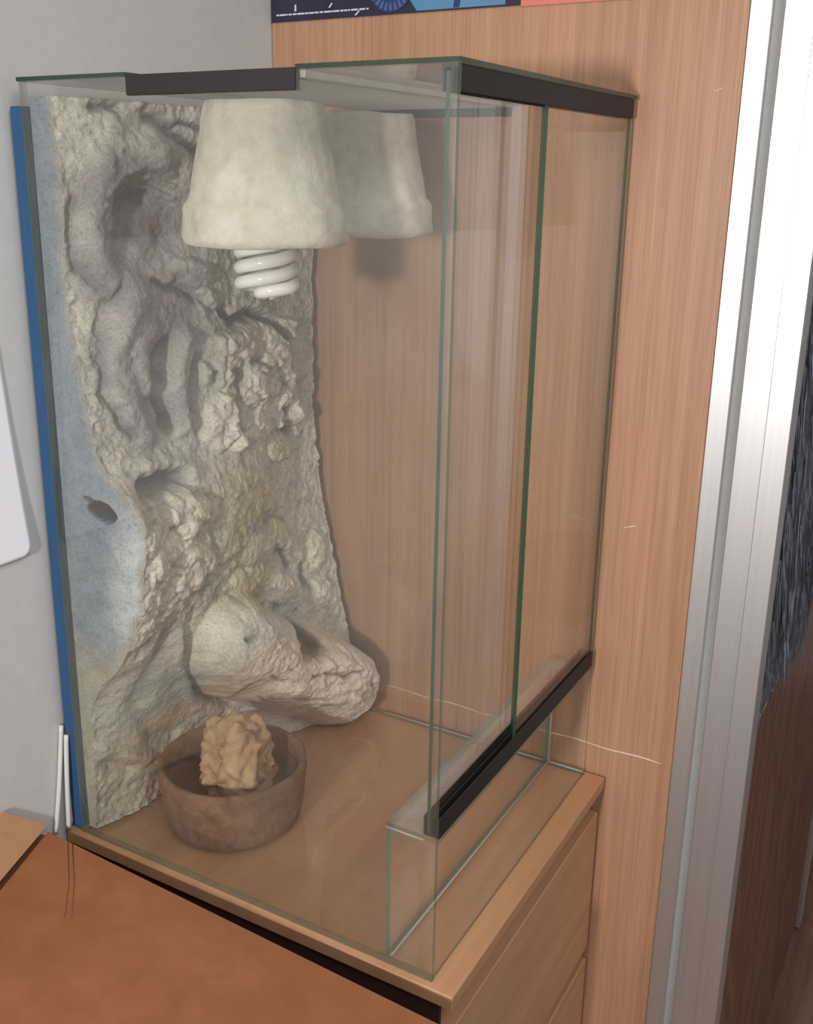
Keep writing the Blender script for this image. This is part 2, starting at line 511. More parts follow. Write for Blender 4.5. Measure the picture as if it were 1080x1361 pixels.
# ================================================================== GLASS TANK
G = 0.004
tk = thing('terrarium', (W / 2, D / 2, 0), 'tall glass terrarium with black sliding door tracks on the chest', 'terrarium')
VX0, VX1 = 0.1076, 0.2521
near = prism('near_side_pane', [(0, 0.0), (W, 0.0), (W, H), (VX1, H), (VX1, 0.6375), (VX0, 0.6375), (VX0, H), (0, H)], 'Y', 0.0, G, ['glass', 'edge_soft'], tk)
pane('near', near, 'Y')
glass_box('far_side_pane', 0, W, D - G, D, 0, H, 'Y', tk)
glass_box('back_pane', 0, G, G, D - G, 0, H, 'X', tk)
glass_box('bottom_pane', G, W - 0.0005, G, D - G, 0.0, G, 'Z', tk)
glass_box('riser_pane', 0.3230, 0.3270, G, D - G, G, 0.1193, 'X', tk, 'edge_teal')
glass_box('ledge_pane', 0.3230, W, G, D - G, 0.1195, 0.1235, 'Z', tk, 'edge_soft', 'ledge_sheen')
glass_box('top_pane', -0.0015, VX0, -0.001, D + 0.001, H, H + 0.003, 'Z', tk, 'edge_dark')
glass_box('top_pane', VX1, W + 0.0015, -0.001, D + 0.001, H, H + 0.003, 'Z', tk, 'edge_dark', 'smeared')
glass_box('sliding_door', W - 0.0100, W - 0.0071, 0.0048, 0.1540, 0.1255, 0.646, 'X', tk, 'edge')
glass_box('sliding_door', W - 0.0045, W - 0.0016, 0.1455, D - 0.0045, 0.1255, 0.646, 'X', tk, 'edge')
# E-shaped tracks for two panes
def track(name, z0, z1, base_low):
    zb0, zb1 = (z0, z0 + 0.0018) if base_low else (z1 - 0.0018, z1)
    w0, w1 = (zb1, z1) if base_low else (z0, zb0)
    xs = [W - 0.0125, W - 0.0110, W - 0.0062, W - 0.0053, W - 0.0009, W + 0.0004]
    if base_low:
        pts = [(xs[0], zb0), (xs[5], zb0), (xs[5], z1), (xs[4], z1), (xs[4], zb1), (xs[3], zb1), (xs[3], z1), (xs[2], z1), (xs[2], zb1), (xs[1], zb1), (xs[1], z1), (xs[0], z1)]
    else:
        pts = [(xs[0], z0), (xs[1], z0), (xs[1], zb0), (xs[2], zb0), (xs[2], z0), (xs[3], z0), (xs[3], zb0), (xs[4], zb0), (xs[4], z0), (xs[5], z0), (xs[5], zb1), (xs[0], zb1)]
    return prism(name, pts, 'Y', 0.0043, D - 0.0043, 'black', tk)
track('lower_track', 0.1237, 0.1395, True)
track('upper_track', 0.6345, 0.6497, False)
# vent strip in the roof: two black bars, two side rails, wire mesh
vt = box('vent_bar', VX0 + 0.0003, VX1 - 0.0003, -0.0012, 0.0046, 0.6378, 0.6512, 'black', tk, 0.0005)
box('vent_bar', VX0 + 0.0003, VX1 - 0.0003, D - 0.0062, D - 0.0042, 0.6378, 0.6500, 'black', tk, 0.0005)
box('vent_rail', VX0 - 0.004, VX0 + 0.004, 0.005, D - 0.0065, 0.6455, 0.6498, 'gauze', tk)
box('vent_rail', VX1 - 0.004, VX1 + 0.004, 0.005, D - 0.0065, 0.6455, 0.6498, 'gauze', tk)
bm = bmesh.new()
def addbar(x0, x1, y0, y1, z0, z1):
    vs = [bm.verts.new((x, y, z)) for z in (z0, z1) for y in (y0, y1) for x in (x0, x1)]
    for f in ((0, 1, 3, 2), (4, 6, 7, 5), (0, 4, 5, 1), (2, 3, 7, 6), (0, 2, 6, 4), (1, 5, 7, 3)):
        bm.faces.new([vs[i] for i in f])
n = 36
for i in range(1, n):
    x = VX0 + (VX1 - VX0) * i / n
    addbar(x - 0.0005, x + 0.0005, 0.005, D - 0.0065, 0.6452, 0.6460)
n = 80
for i in range(1, n):
    y = 0.005 + (D - 0.0115) * i / n
    addbar(VX0 + 0.004, VX1 - 0.004, y - 0.0005, y + 0.0005, 0.6461, 0.6469)
props(link('vent_mesh', from_bm(bm), 'gauze', tk), kind='stuff')
# silicone beads along the joints
def bead(pts, r=0.0012):
    return tube('silicone_seam', pts, r, 'silicone', tk, 6)
bead([(0.3282, G, G + 0.0004), (0.3282, D - G, G + 0.0004)], 0.0010)
bead([(0.3282, D - G - 0.0006, G), (0.3282, D - G - 0.0006, 0.119)], 0.0012)
bead([(0.3285, D - G - 0.0006, G + 0.0004), (W - 0.001, D - G - 0.0006, G + 0.0004)], 0.0010)
bead([(0.3222, G + 0.0004, 0.1190), (W - 0.012, G + 0.0004, 0.1190)], 0.0011)
bead([(VX1 + 0.005, D - G - 0.0006, H - 0.0012), (W - 0.013, D - G - 0.0006, H - 0.0012)], 0.0015)
bead([(VX0 - 0.0006, 0.0045, 0.638), (VX0 - 0.0006, 0.0045, H - 0.001)], 0.0010)
bead([(0.13, D - G - 0.0006, G + 0.0004), (0.322, D - G - 0.0006, G + 0.0004)], 0.0008)

# ------------------------------------------------------------------ rock background
rk = thing('rock_background', (0.03, D / 2, G), 'sculpted beige and grey foam rock wall inside the tank', 'rock wall')
def prof(pts, z):
    p = np.array(pts); return np.interp(z, p[:, 0], p[:, 1])
NEAR = [(0, .014), (.08, .015), (.13, .020), (.1600, .036), (.1762, .0540), (.2063, .0738), (.2444, .0877), (.2806, .0961), (.3175, .0972), (.3365, .0753), (.3526, .0537), (.3804, .0456), (.4177, .0385), (.467, .0328), (.503, .026), (.538, .0299), (.590, .0301), (.65, .0258)]
MID = [(0, .026), (.06, .026), (.10, .036), (.15, .056), (.20, .072), (.26, .080), (.31, .074), (.35, .052), (.42, .048), (.50, .046), (.58, .044), (.65, .042)]
FAR = [(0, .092), (.04, .090), (.08, .084), (.105, .078), (.14, .070), (.20, .060), (.24, .050), (.30, .041), (.36, .038), (.445, .037), (.513, .039), (.65, .041)]
Y0, Y1 = G + 0.0008, D - G - 0.0008
Z0, Z1 = G + 0.0006, 0.6400
def smooth_prof(pts, z, s=0.012):
    return sum(prof(pts, z + d * s) * w for d, w in ((-1, .2), (-.5, .2), (0, .2), (.5, .2), (1, .2)))

HOLE = (0.2210, 0.1245)      # burrow in the lobe
def rock_height(Y, Z):
    wn = 1 - sstep(0.0, 0.060, Y)
    wf = sstep(0.14, 0.31, Y)
    n_, m_, f_ = smooth_prof(NEAR, Z, .005), smooth_prof(MID, Z), smooth_prof(FAR, Z, .008)
    X = m_ * (1 - wn) * (1 - wf) + n_ * wn * (1 - wf) + f_ * wf
    XB = X.copy()
    wy = Y + 0.006 * fbm(Y, Z, 22, 3, 11); wz = Z + 0.006 * fbm(Y, Z, 22, 3, 23)
    wy2 = Y + 0.0042 * fbm(Y, Z, 75, 3, 31); wz2 = Z + 0.0042 * fbm(Y, Z, 75, 3, 37)
    pig = {k: np.zeros(Y.shape) for k in ('grey', 'brown', 'yellow', 'pale', 'hole', 'wash_shade')}
    def up(k, v): pig[k] = np.maximum(pig[k], v)
    def gau(pts, w, p=2.0, a=None, b=None):
        return np.exp(-(polydist(wy if a is None else a, wz if b is None else b, pts) / w) ** p)
    def carve(pts, w, d, sharp=1.8, wash_shade=0.6):
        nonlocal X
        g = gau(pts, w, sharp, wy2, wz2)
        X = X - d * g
        up('wash_shade', g * wash_shade)
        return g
    def ridge(pts, w, d, p=2.0):
        nonlocal X
        g = gau(pts, w, p)
        X = X + d * g
        return g
    def boulder(cy, cz, ry, rz, ang, h, pale=0.8, off=0.0):
        nonlocal X
        ca_, sa_ = math.cos(ang), math.sin(ang)
        a = ((wy2 - cy) * ca_ + (wz2 - cz) * sa_) / ry; b = (-(wy2 - cy) * sa_ + (wz2 - cz) * ca_) / rz
        r = np.hypot(a, b)
        dome = np.sqrt(np.clip(1 - r ** 2.6, 0, 1))
        X = X + h * dome
        up('pale', pale * np.clip(dome * 1.6, 0, 1))
        return dome
    # ---- upper hollow: a grey limb curling round a recess, lips above it
    HC = [(0.0754, 0.5600), (0.0900, 0.5435), (0.0700, 0.5266)]
    up('grey', 0.95 * gau(HC, 0.045, 3)); up('grey', 0.95 * gau([(0.0460, 0.5780), (0.0256, 0.5573), (0.0240, 0.5233), (0.0342, 0.5022)], 0.022, 4))
    X = X - 0.020 * gau(HC, 0.030, 2.6)
    ridge([(0.0893, 0.6020), (0.0460, 0.5881), (0.0280, 0.5573), (0.0265, 0.5233), (0.0342, 0.5022)], 0.014, 0.012, 2.6)
    ridge([(0.0893, 0.6020), (0.1250, 0.5950), (0.1450, 0.5700), (0.1500, 0.5400)], 0.014, 0.010, 2.6)
    for k, (oy, oz) in enumerate(((0, 0.0090), (0, 0.0010), (0.001, -0.0075))):
        arc = [(0.0437 + oy, 0.5610 + oz), (0.0530, 0.5730 + oz), (0.0640, 0.5800 + oz), (0.0925, 0.5830 + oz), (0.1150, 0.5740 + oz)]
        ridge(arc, 0.0034, 0.0050)
        X = X - 0.0034 * gau([(a, b - 0.0048) for a, b in arc], 0.0028)
    dark = gau([(0.0620, 0.5640), (0.0750, 0.5670), (0.0900, 0.5655)], 0.0060)
    X = X - 0.012 * dark
    up('brown', 0.75 * gau([(0.0610, 0.5560), (0.0562, 0.5400), (0.0510, 0.5126)], 0.0075)); up('brown', 0.45 * gau([(0.0800, 0.5500), (0.0700, 0.5450)], 0.014))
    up('brown', 0.5 * gau([(0.1420, 0.5850), (0.1400, 0.5700)], 0.008))
    carve([(0.0140, 0.5650), (0.0105, 0.5350), (0.0180, 0.5100), (0.0310, 0.4960)], 0.0036, 0.007)
    # tongue flowing down into the second swirl
    ridge([(0.0929, 0.5439), (0.0678, 0.5089), (0.0500, 0.4868), (0.0420, 0.4643)], 0.013, 0.008)
    up('grey', 0.8 * gau([(0.0929, 0.5439), (0.0678, 0.5000), (0.0500, 0.4700)], 0.024, 3))
    carve([(0.0440, 0.4960), (0.0300, 0.4800), (0.0240, 0.4526), (0.0235, 0.4098), (0.0442, 0.3739)], 0.0040, 0.009)
    ridge([(0.0658, 0.4847), (0.0398, 0.4631), (0.0345, 0.4337), (0.0400, 0.3985), (0.0560, 0.3720)], 0.012, 0.009, 2.6)
    ridge([(0.0700, 0.4620), (0.0600, 0.4400), (0.0640, 0.4150)], 0.010, 0.007, 2.6)
    up('grey', 0.85 * gau([(0.0600, 0.4800), (0.0480, 0.4300), (0.0600, 0.3850)], 0.030, 4)); up('grey', 0.8 * gau([(0.1100, 0.4850), (0.0900, 0.4500), (0.0900, 0.3900)], 0.030, 4))
    carve([(0.0900, 0.4960), (0.1100, 0.4930), (0.1354, 0.4801), (0.1560, 0.4650)], 0.0042, 0.010)
    boulder(0.1330, 0.5020, 0.0230, 0.0125, -0.35, 0.010, 0.25)
    boulder(0.1500, 0.4760, 0.0160, 0.0120, -0.5, 0.007, 0.5)
    X = X - 0.012 * gau([(0.0900, 0.4350), (0.0850, 0.4000), (0.0900, 0.3800)], 0.016, 2.4)
    g = carve([(0.0990, 0.4480), (0.0910, 0.4314), (0.0850, 0.3988), (0.0917, 0.3748)], 0.0055, 0.015, 2.2)
    up('grey', g)
    ridge([(0.1130, 0.4480), (0.1060, 0.4200), (0.1040, 0.3950), (0.1060, 0.3700)], 0.0085, 0.011, 2.6)
    carve([(0.1360, 0.4270), (0.1275, 0.4064), (0.1240, 0.3866), (0.1290, 0.3620)], 0.0050, 0.013)
    boulder(0.1400, 0.4130, 0.0045, 0.0110, 0.15, 0.007, 0.5)
    # ---- crevices along the top
    carve([(0.0377, 0.6345), (0.0494, 0.6330), (0.0614, 0.6330)], 0.0050, 0.012, 1.8, 0.9)
    carve([(0.0918, 0.6319), (0.1132, 0.6201), (0.1357, 0.6072), (0.1560, 0.6027)], 0.0060, 0.011, 1.8, 0.9)
    carve([(0.1161, 0.6240), (0.1484, 0.6227), (0.1800, 0.6200)], 0.0022, 0.007, 1.6, 0.9)
    up('wash_shade', 0.55 * gau([(0.0950, 0.6280), (0.1300, 0.6150)], 0.014))
    # ---- crust of pale boulders on the right
    crust = sstep(0.150, 0.166, wy2 + 0.10 * (wz2 - 0.40)) * sstep(0.330, 0.345, wz2) * (1 - sstep(0.4480, 0.4560, wz2 + 0.10 * np.abs(wy2 - 0.215))) * (1 - sstep(0.2780, 0.2860, wy2 - 0.25 * np.abs(wz2 - 0.395)))
    X = X + 0.012 * crust
    up('pale', 0.75 * crust)
    f1, f2 = worley(wy2 + 3, wz2 * 0.85 + 1, 44, 5)
    X = X + crust * (0.0060 * np.clip(f2 - f1, 0, 0.30) / 0.30 - 0.004)
    boulder(0.1500, 0.3660, 0.0190, 0.0280, -0.25, 0.015, 1.0)
    boulder(0.1650, 0.3480, 0.0150, 0.0140, 0.2, 0.010, 1.0)
    boulder(0.2060, 0.3920, 0.0240, 0.0200, 0.5, 0.012, 0.9)
    boulder(0.1900, 0.4330, 0.0300, 0.0160, 0.1, 0.006, 0.6)
    boulder(0.2480, 0.4180, 0.0220, 0.0230, -0.7, 0.008, 0.7)
    boulder(0.2640, 0.3830, 0.0130, 0.0220, 0.1, 0.007, 0.7)
    X = X - 0.013 * np.exp(-(((wy2 - 0.2380) / 0.011) ** 4 + ((wz2 - 0.3580) / 0.0170) ** 4))
    boulder(0.2520, 0.3180, 0.0260, 0.0150, -0.15, 0.011, 0.8)
    up('yellow', 0.5 * gau([(0.2350, 0.3230), (0.2650, 0.3160)], 0.016, 4))
    boulder(0.2960, 0.3420, 0.0150, 0.0210, 0.0, 0.007, 0.7)
    carve([(0.1740, 0.4660), (0.1827, 0.4564), (0.2170, 0.4583), (0.2468, 0.4493), (0.2778, 0.4232), (0.2864, 0.3950), (0.2803, 0.3647), (0.2652, 0.3423), (0.2790, 0.3250)], 0.0052, 0.017, 2.4, 0.85)
    carve([(0.2420, 0.4040), (0.2540, 0.3950), (0.2600, 0.3820), (0.2500, 0.3720)], 0.0028, 0.008)
    carve([(0.1760, 0.4100), (0.1860, 0.4060), (0.1780, 0.3850), (0.1790, 0.3600), (0.1850, 0.3400)], 0.0036, 0.010)
    carve([(0.1980, 0.4180), (0.2200, 0.4140), (0.2300, 0.4020)], 0.0024, 0.005)
    # ---- pocket below the overhang, ledge and the cascade of pale lumps
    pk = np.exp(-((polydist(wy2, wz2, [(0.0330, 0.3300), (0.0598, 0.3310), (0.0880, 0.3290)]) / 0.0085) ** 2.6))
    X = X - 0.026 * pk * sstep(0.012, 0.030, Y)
    up('wash_shade', 0.9 * pk)
    ridge([(0.0500, 0.3480), (0.0800, 0.3440), (0.1000, 0.3350)], 0.0085, 0.010, 2.4)
    boulder(0.0760, 0.3040, 0.0290, 0.0200, -0.1, 0.020, 1.0)
    for (cy, cz, ry, rz, an, hh) in ((0.0400, 0.3070, 0.018, 0.016, 0.2, 0.009), (0.0666, 0.2780, 0.024, 0.020, 0.3, 0.011), (0.0340, 0.2750, 0.016, 0.020, -0.2, 0.008),
                                     (0.0790, 0.2480, 0.026, 0.024, 0.4, 0.012), (0.0430, 0.2430, 0.020, 0.020, 0.1, 0.008), (0.0178, 0.2330, 0.014, 0.020, 0.2, 0.006), (0.0150, 0.2100, 0.016, 0.014, 0.2, 0.006),
                                     (0.0180, 0.2650, 0.010, 0.018, 0.1, 0.006), (0.0170, 0.2960, 0.012, 0.012, 0.0, 0.006), (0.0560, 0.2230, 0.018, 0.012, 0.5, 0.006)):
        boulder(cy, cz, ry, rz, an, hh, 1.0)
    carve([(0.1085, 0.3050), (0.1085, 0.2809), (0.1100, 0.2500), (0.0960, 0.2220)], 0.0042, 0.008, 2.0, 0.3)
    up('wash_shade', 0.5 * gau([(0.0960, 0.2200), (0.1040, 0.2140)], 0.008))
    # ---- yellowish shoulder
    up('yellow', np.exp(-(((wy - 0.165) / 0.068) ** 4 + ((wz - 0.262) / 0.058) ** 4)) * np.clip(0.65 + 0.8 * fbm(Y, Z, 26, 3, 90), 0, 1))
    ridge([(0.1700, 0.2380), (0.2100, 0.2340), (0.2450, 0.2230)], 0.013, 0.009)
    X = X - 0.005 * gau([(0.1955, 0.2620), (0.2227, 0.2575), (0.2523, 0.2450)], 0.0050)
    carve([(0.1990, 0.2596), (0.2227, 0.2560), (0.2460, 0.2460)], 0.0018, 0.004, 1.8, 0.7)
    carve([(0.2150, 0.2230), (0.2300, 0.2160), (0.2440, 0.1960)], 0.0046, 0.009, 2, 0.8)
    carve([(0.2700, 0.1860), (0.2740, 0.1700), (0.2800, 0.1560)], 0.0046, 0.010, 2, 0.8)
    boulder(0.1640, 0.2050, 0.0320, 0.0190, -0.35, 0.010, 0.25)
    up('yellow', 0.8 * gau([(0.1500, 0.2080), (0.1750, 0.1960)], 0.017, 3))
    boulder(0.2240, 0.1780, 0.0270, 0.0170, -0.4, 0.007, 0.7)
    boulder(0.2980, 0.1960, 0.0150, 0.0240, 0.0, 0.009, 0.8)
    boulder(0.2960, 0.1480, 0.0190, 0.0200, -0.2, 0.009, 0.8)
    # ---- the big lobe at the foot
    X = XB + (0.78 - 0.18 * (1 - sstep(0.28, 0.38, Z))) * (X - XB)
    LB = [(0.1340, 0.1600), (0.1600, 0.1350), (0.2172, 0.0920), (0.2900, 0.0500)]
    ld = polydist(wy, wz, LB)
    lobe = np.sqrt(np.clip(1 - (np.clip(ld - 0.010, 0, 1) / 0.039) ** 2.4, 0, 1))
    top = 0.062 + 0.010 * sstep(0.09, 0.16, Y) + 0.022 * sstep(0.20, 0.29, Y)
    X = np.where(lobe > 0, np.maximum(X, X * (1 - lobe) + (top + 0.042 * lobe) * lobe), X)
    up('pale', 0.85 * np.clip(lobe * 1.5, 0, 1) * (1 - 0.3 * gau([(0.1100, 0.1500), (0.1500, 0.1200)], 0.025)))
    X = X + 0.006 * gau([(0.2350, 0.1120), (0.2640, 0.1020), (0.2850, 0.0820)], 0.016, 3) * (lobe > 0)
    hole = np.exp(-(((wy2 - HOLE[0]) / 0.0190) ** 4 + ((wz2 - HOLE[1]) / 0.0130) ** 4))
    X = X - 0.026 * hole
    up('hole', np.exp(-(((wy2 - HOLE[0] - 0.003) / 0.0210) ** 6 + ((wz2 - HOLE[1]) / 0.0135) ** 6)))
    X = X - 0.007 * gau([(0.0830, 0.2000), (0.0770, 0.1823), (0.0850, 0.1500), (0.1240, 0.1010), (0.1800, 0.0580)], 0.0055)
    X = X + 0.006 * gau([(0.0700, 0.1830), (0.0760, 0.1480), (0.1120, 0.0940), (0.1600, 0.0540)], 0.0070)
    X = X + 0.0012 * lobe * np.sin(ld * 300 + 5 * fbm(Y, Z, 25, 2, 77)) * sstep(0.15, 0.2, wy)
    carve([(0.1523, 0.1193), (0.1650, 0.1100), (0.1770, 0.1026)], 0.0020, 0.005, 1.8, 0.8)
    carve([(0.2099, 0.0937), (0.2350, 0.0890), (0.2520, 0.0838), (0.2742, 0.0786)], 0.0022, 0.006, 1.8, 0.7)
    carve([(0.2941, 0.0850), (0.2960, 0.0650), (0.3007, 0.0351), (0.2819, 0.0200)], 0.0026, 0.007, 1.8, 0.6)
    carve([(0.1829, 0.0808), (0.2100, 0.0700), (0.2374, 0.0597)], 0.0022, 0.005, 1.8, 0.5)
    carve([(0.1180, 0.1730), (0.1240, 0.1690)], 0.0028, 0.005, 1.8, 0.8)
    for (a, b, rr) in ((0.165, 0.160, .004), (0.190, 0.150, .003), (0.200, 0.165, .003), (0.150, 0.180, .003), (0.225, 0.155, .005), (0.250, 0.140, .003)):
        dd = np.exp(-(np.hypot(wy2 - a, wz2 - b) / rr) ** 2); X = X - 0.006 * dd; up('wash_shade', 0.5 * dd)
    # ---- smooth foot behind the bowl with soft grooves
    X = X - 0.006 * gau([(0.0553, 0.1900), (0.0465, 0.1509), (0.0436, 0.1144), (0.0699, 0.0741), (0.0989, 0.0594)], 0.0095)
    up('wash_shade', 0.35 * gau([(0.0500, 0.1509), (0.0460, 0.1144), (0.0699, 0.0780)], 0.0080)); up('grey', 0.5 * gau([(0.0553, 0.1900), (0.0440, 0.1300)], 0.008))
    X = X + 0.007 * gau([(0.0147, 0.0853), (0.0372, 0.0700), (0.0600, 0.0560)], 0.0065) - 0.005 * gau([(0.0170, 0.0700), (0.0400, 0.0530)], 0.0050)
    # ---- surface roughness: quiet on the smooth foot and in the swirls, crumbly elsewhere
    quiet = np.clip(np.exp(-(((Y - 0.075) / 0.055) ** 4 + ((Z - 0.11) / 0.085) ** 4)) + 0.75 * pig['grey'], 0, 1)
    rough = 1 - 0.72 * quiet
    X = X + rough * (0.0026 * fbm(wy, wz, 34, 3, 1) + 0.0022 * fbm(wy2, wz2, 85, 3, 2)) + (0.3 + 0.7 * rough) * 0.0014 * fbm(Y, Z, 210, 3, 3)
    f1, f2 = worley(wy2 + 11, wz2 + 4, 95, 15)
    X = X + (0.3 * rough + 0.5 * pig['pale']) * (1 - 0.6 * np.clip(lobe, 0, 1)) * 0.0016 * (np.clip(f2 - f1, 0, 0.35) / 0.35 - 0.5)
    cr = np.clip(ridged(wy2, wz2, 30, 2, 51) - 0.86, 0, 0.14) / 0.14
    X = X - rough * 0.0034 * cr * (0.3 + 0.7 * pig['pale']) * (1 - 0.5 * np.clip(lobe, 0, 1))
    up('wash_shade', 0.22 * cr * rough)
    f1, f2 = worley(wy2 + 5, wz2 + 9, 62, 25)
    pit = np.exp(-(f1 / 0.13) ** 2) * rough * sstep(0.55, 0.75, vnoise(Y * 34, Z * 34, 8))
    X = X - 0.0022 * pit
    up('wash_shade', 0.45 * pit)
    # stay clear of the bowl
    lim = 0.0330 + 1.2 * np.clip(Z - 0.066, 0, 1)
    inb = np.exp(-((Y - 0.090) / 0.078) ** 6)
    X = np.where(Z < 0.12, X * (1 - inb) + np.minimum(X, lim) * inb, X)
    return np.clip(X, G + 0.006, 0.2), pig

NY, NZ = 250, 470
ys = np.linspace(Y0, Y1, NY); zs = np.linspace(Z0, Z1, NZ)
YY, ZZ = np.meshgrid(ys, zs)
XX, PG = rock_height(YY, ZZ)
# far edge tapers so the silhouette stays ragged
def col(r, g, b): return np.array(srgb(r, g, b)[:3])
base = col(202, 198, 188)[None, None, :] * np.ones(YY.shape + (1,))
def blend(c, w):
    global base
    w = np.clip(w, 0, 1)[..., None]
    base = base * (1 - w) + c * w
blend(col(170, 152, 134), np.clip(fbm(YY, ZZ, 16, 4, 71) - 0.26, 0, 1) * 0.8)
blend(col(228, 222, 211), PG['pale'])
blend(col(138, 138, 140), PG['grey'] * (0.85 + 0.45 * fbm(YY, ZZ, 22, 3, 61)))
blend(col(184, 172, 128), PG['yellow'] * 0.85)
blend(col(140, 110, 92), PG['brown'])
blend(col(44, 46, 42), PG['hole'] * 0.95)  # shade inside the lobe burrow, painted in near-black
blend(col(92, 92, 92), PG['wash_shade'] * 0.9)  # grey paint wash, deepened to paint in shade along creases and pockets
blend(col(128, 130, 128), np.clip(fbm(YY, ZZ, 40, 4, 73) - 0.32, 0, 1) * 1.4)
blend(col(168, 166, 152), np.exp(-(((YY - 0.05) / 0.07) ** 4 + ((ZZ - 0.08) / 0.09) ** 4)) * 0.6)
verts = np.stack([XX, YY, ZZ], -1).reshape(-1, 3)
nv = NY * NZ
back = np.stack([np.full_like(XX, G + 0.0006), YY, ZZ], -1)
faces = []
idx = np.arange(nv).reshape(NZ, NY)
q = np.stack([idx[:-1, :-1], idx[:-1, 1:], idx[1:, 1:], idx[1:, :-1]], -1).reshape(-1, 4)
faces = q.tolist()
# rim strips down to the back sheet (far end, top, bottom)
allv = verts.tolist(); cols = base.reshape(-1, 3).tolist()
def strip(line):
    global allv
    off = len(allv)
    for i in line:
        x, y, z = verts[i]; allv.append([G + 0.0006, y, z]); cols.append(cols[i])
    for k in range(len(line) - 1):
        faces.append([int(line[k]), off + k, off + k + 1, int(line[k + 1])])
strip(idx[:, -1][::-1]); strip(idx[-1, :]); strip(idx[0, :][::-1])
me = bpy.data.meshes.new('rock_surface')
me.from_pydata(allv, [], faces)
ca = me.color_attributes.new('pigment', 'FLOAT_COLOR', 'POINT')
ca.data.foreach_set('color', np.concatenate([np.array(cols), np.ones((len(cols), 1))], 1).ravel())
rs = link('rock_surface', me, 'rock', rk, smooth=True)

# flat cut end of the slab against the near pane, with a burrow hole
NU = 150
us = np.linspace(0, 1, NU)
edge_x = XX[:, 0]
zc = zs; ex = edge_x
xg = (G + 0.0006) + us[None, :] * (ex[:, None] - G - 0.0006)
zg = np.repeat(zc[:, None], NU, 1)
e1 = ((xg - 0.0500) / 0.0155) ** 2 + ((zg - 0.3185 + 0.10 * (xg - 0.050)) / 0.0085) ** 2 + 0.25 * fbm(xg, zg, 160, 2, 6)
e2 = ((xg - 0.0385) / 0.009) ** 2 + ((zg - 0.3262 + 0.25 * (xg - 0.0385)) / 0.0022) ** 2
dp = np.minimum(0.022 * (1 - sstep(0.35, 1.15, e1)) + 0.006 * (1 - sstep(0.4, 1.2, e2)), 0.031)
cv = np.stack([xg, Y0 + dp, zg], -1).reshape(-1, 3).tolist()
cvn = np.array(cv)
paint = 1 - sstep(0.165, 0.215, cvn[:, 2] + 0.020 * fbm(cvn[:, 0], cvn[:, 2], 45, 4, 5))
rim_w = sstep(-0.010, 0.0, cvn[:, 0] - np.repeat(ex, NU) + 0.003 * fbm(cvn[:, 0], cvn[:, 2], 90, 3, 8))
paint = np.clip(paint + 0.75 * rim_w, 0, 1)[:, None]
highlight_w = (np.exp(-((cvn[:, 2] - 0.262) / 0.060) ** 4) * sstep(-0.055, -0.005, cvn[:, 0] - np.repeat(ex, NU)))[:, None]  # highlight near the rock rim, painted into the foam colour
foam = col(128, 138, 150) * (1 - highlight_w) + col(196, 204, 208) * highlight_w; rockc = col(160, 156, 142)
hole_shade_w = np.maximum(1 - sstep(0.95, 1.25, e1), 0.8 * (1 - sstep(0.9, 1.5, e2))).reshape(-1)[:, None]
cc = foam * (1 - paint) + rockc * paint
cc = cc * (1 - hole_shade_w) + col(34, 29, 22) * hole_shade_w  # shade in the burrow painted into the foam end
idc = np.arange(len(cv)).reshape(len(zc), NU)
fq = np.stack([idc[:-1, :-1], idc[:-1, 1:], idc[1:, 1:], idc[1:, :-1]], -1).reshape(-1, 4).tolist()
me = bpy.data.meshes.new('cut_end')
me.from_pydata(cv, [], fq)
ca = me.color_attributes.new('pigment', 'FLOAT_COLOR', 'POINT')
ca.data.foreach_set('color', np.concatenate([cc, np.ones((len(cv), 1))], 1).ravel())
MAT['foam'] = rock_mat('foam_end', 0.10)
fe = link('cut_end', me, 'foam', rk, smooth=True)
fe['label'] = 'flat bluish grey foam end with a burrow hole'

# ------------------------------------------------------------------ blue slab and cables behind the tank
bb = box('blue_slab', -0.0145, -0.0022, 0.0015, D - 0.005, 0.0002, 0.6330, 'blue', None, 0.001)  # thin blue slab filling the strip behind the tank's back edge
props(bb, 'thin blue slab standing between the tank and the wall', 'board')
def cable(x0, pts, label):
    o = tube('cable', pts, 0.0022, 'cable', None, 8)
    return props(o, label, 'cable', 'white cables behind the tank')
def bez(p0, p1, p2, n=16):
    return [tuple((1 - t) ** 2 * a + 2 * t * (1 - t) * b_ + t * t * c for a, b_, c in zip(p0, p1, p2)) for t in [i / n for i in range(n + 1)]]
cable(0, bez((-0.0152, -0.0008, 0.106), (-0.0145, -0.0080, 0.050), (-0.0150, -0.0185, 0.0025)), 'white cable behind the tank corner, the one nearer the wall')
cable(0, bez((-0.0095, -0.0010, 0.098), (-0.0085, -0.0060, 0.055), (-0.0105, -0.0065, 0.0025)), 'white cable behind the tank corner, the one nearer the glass')

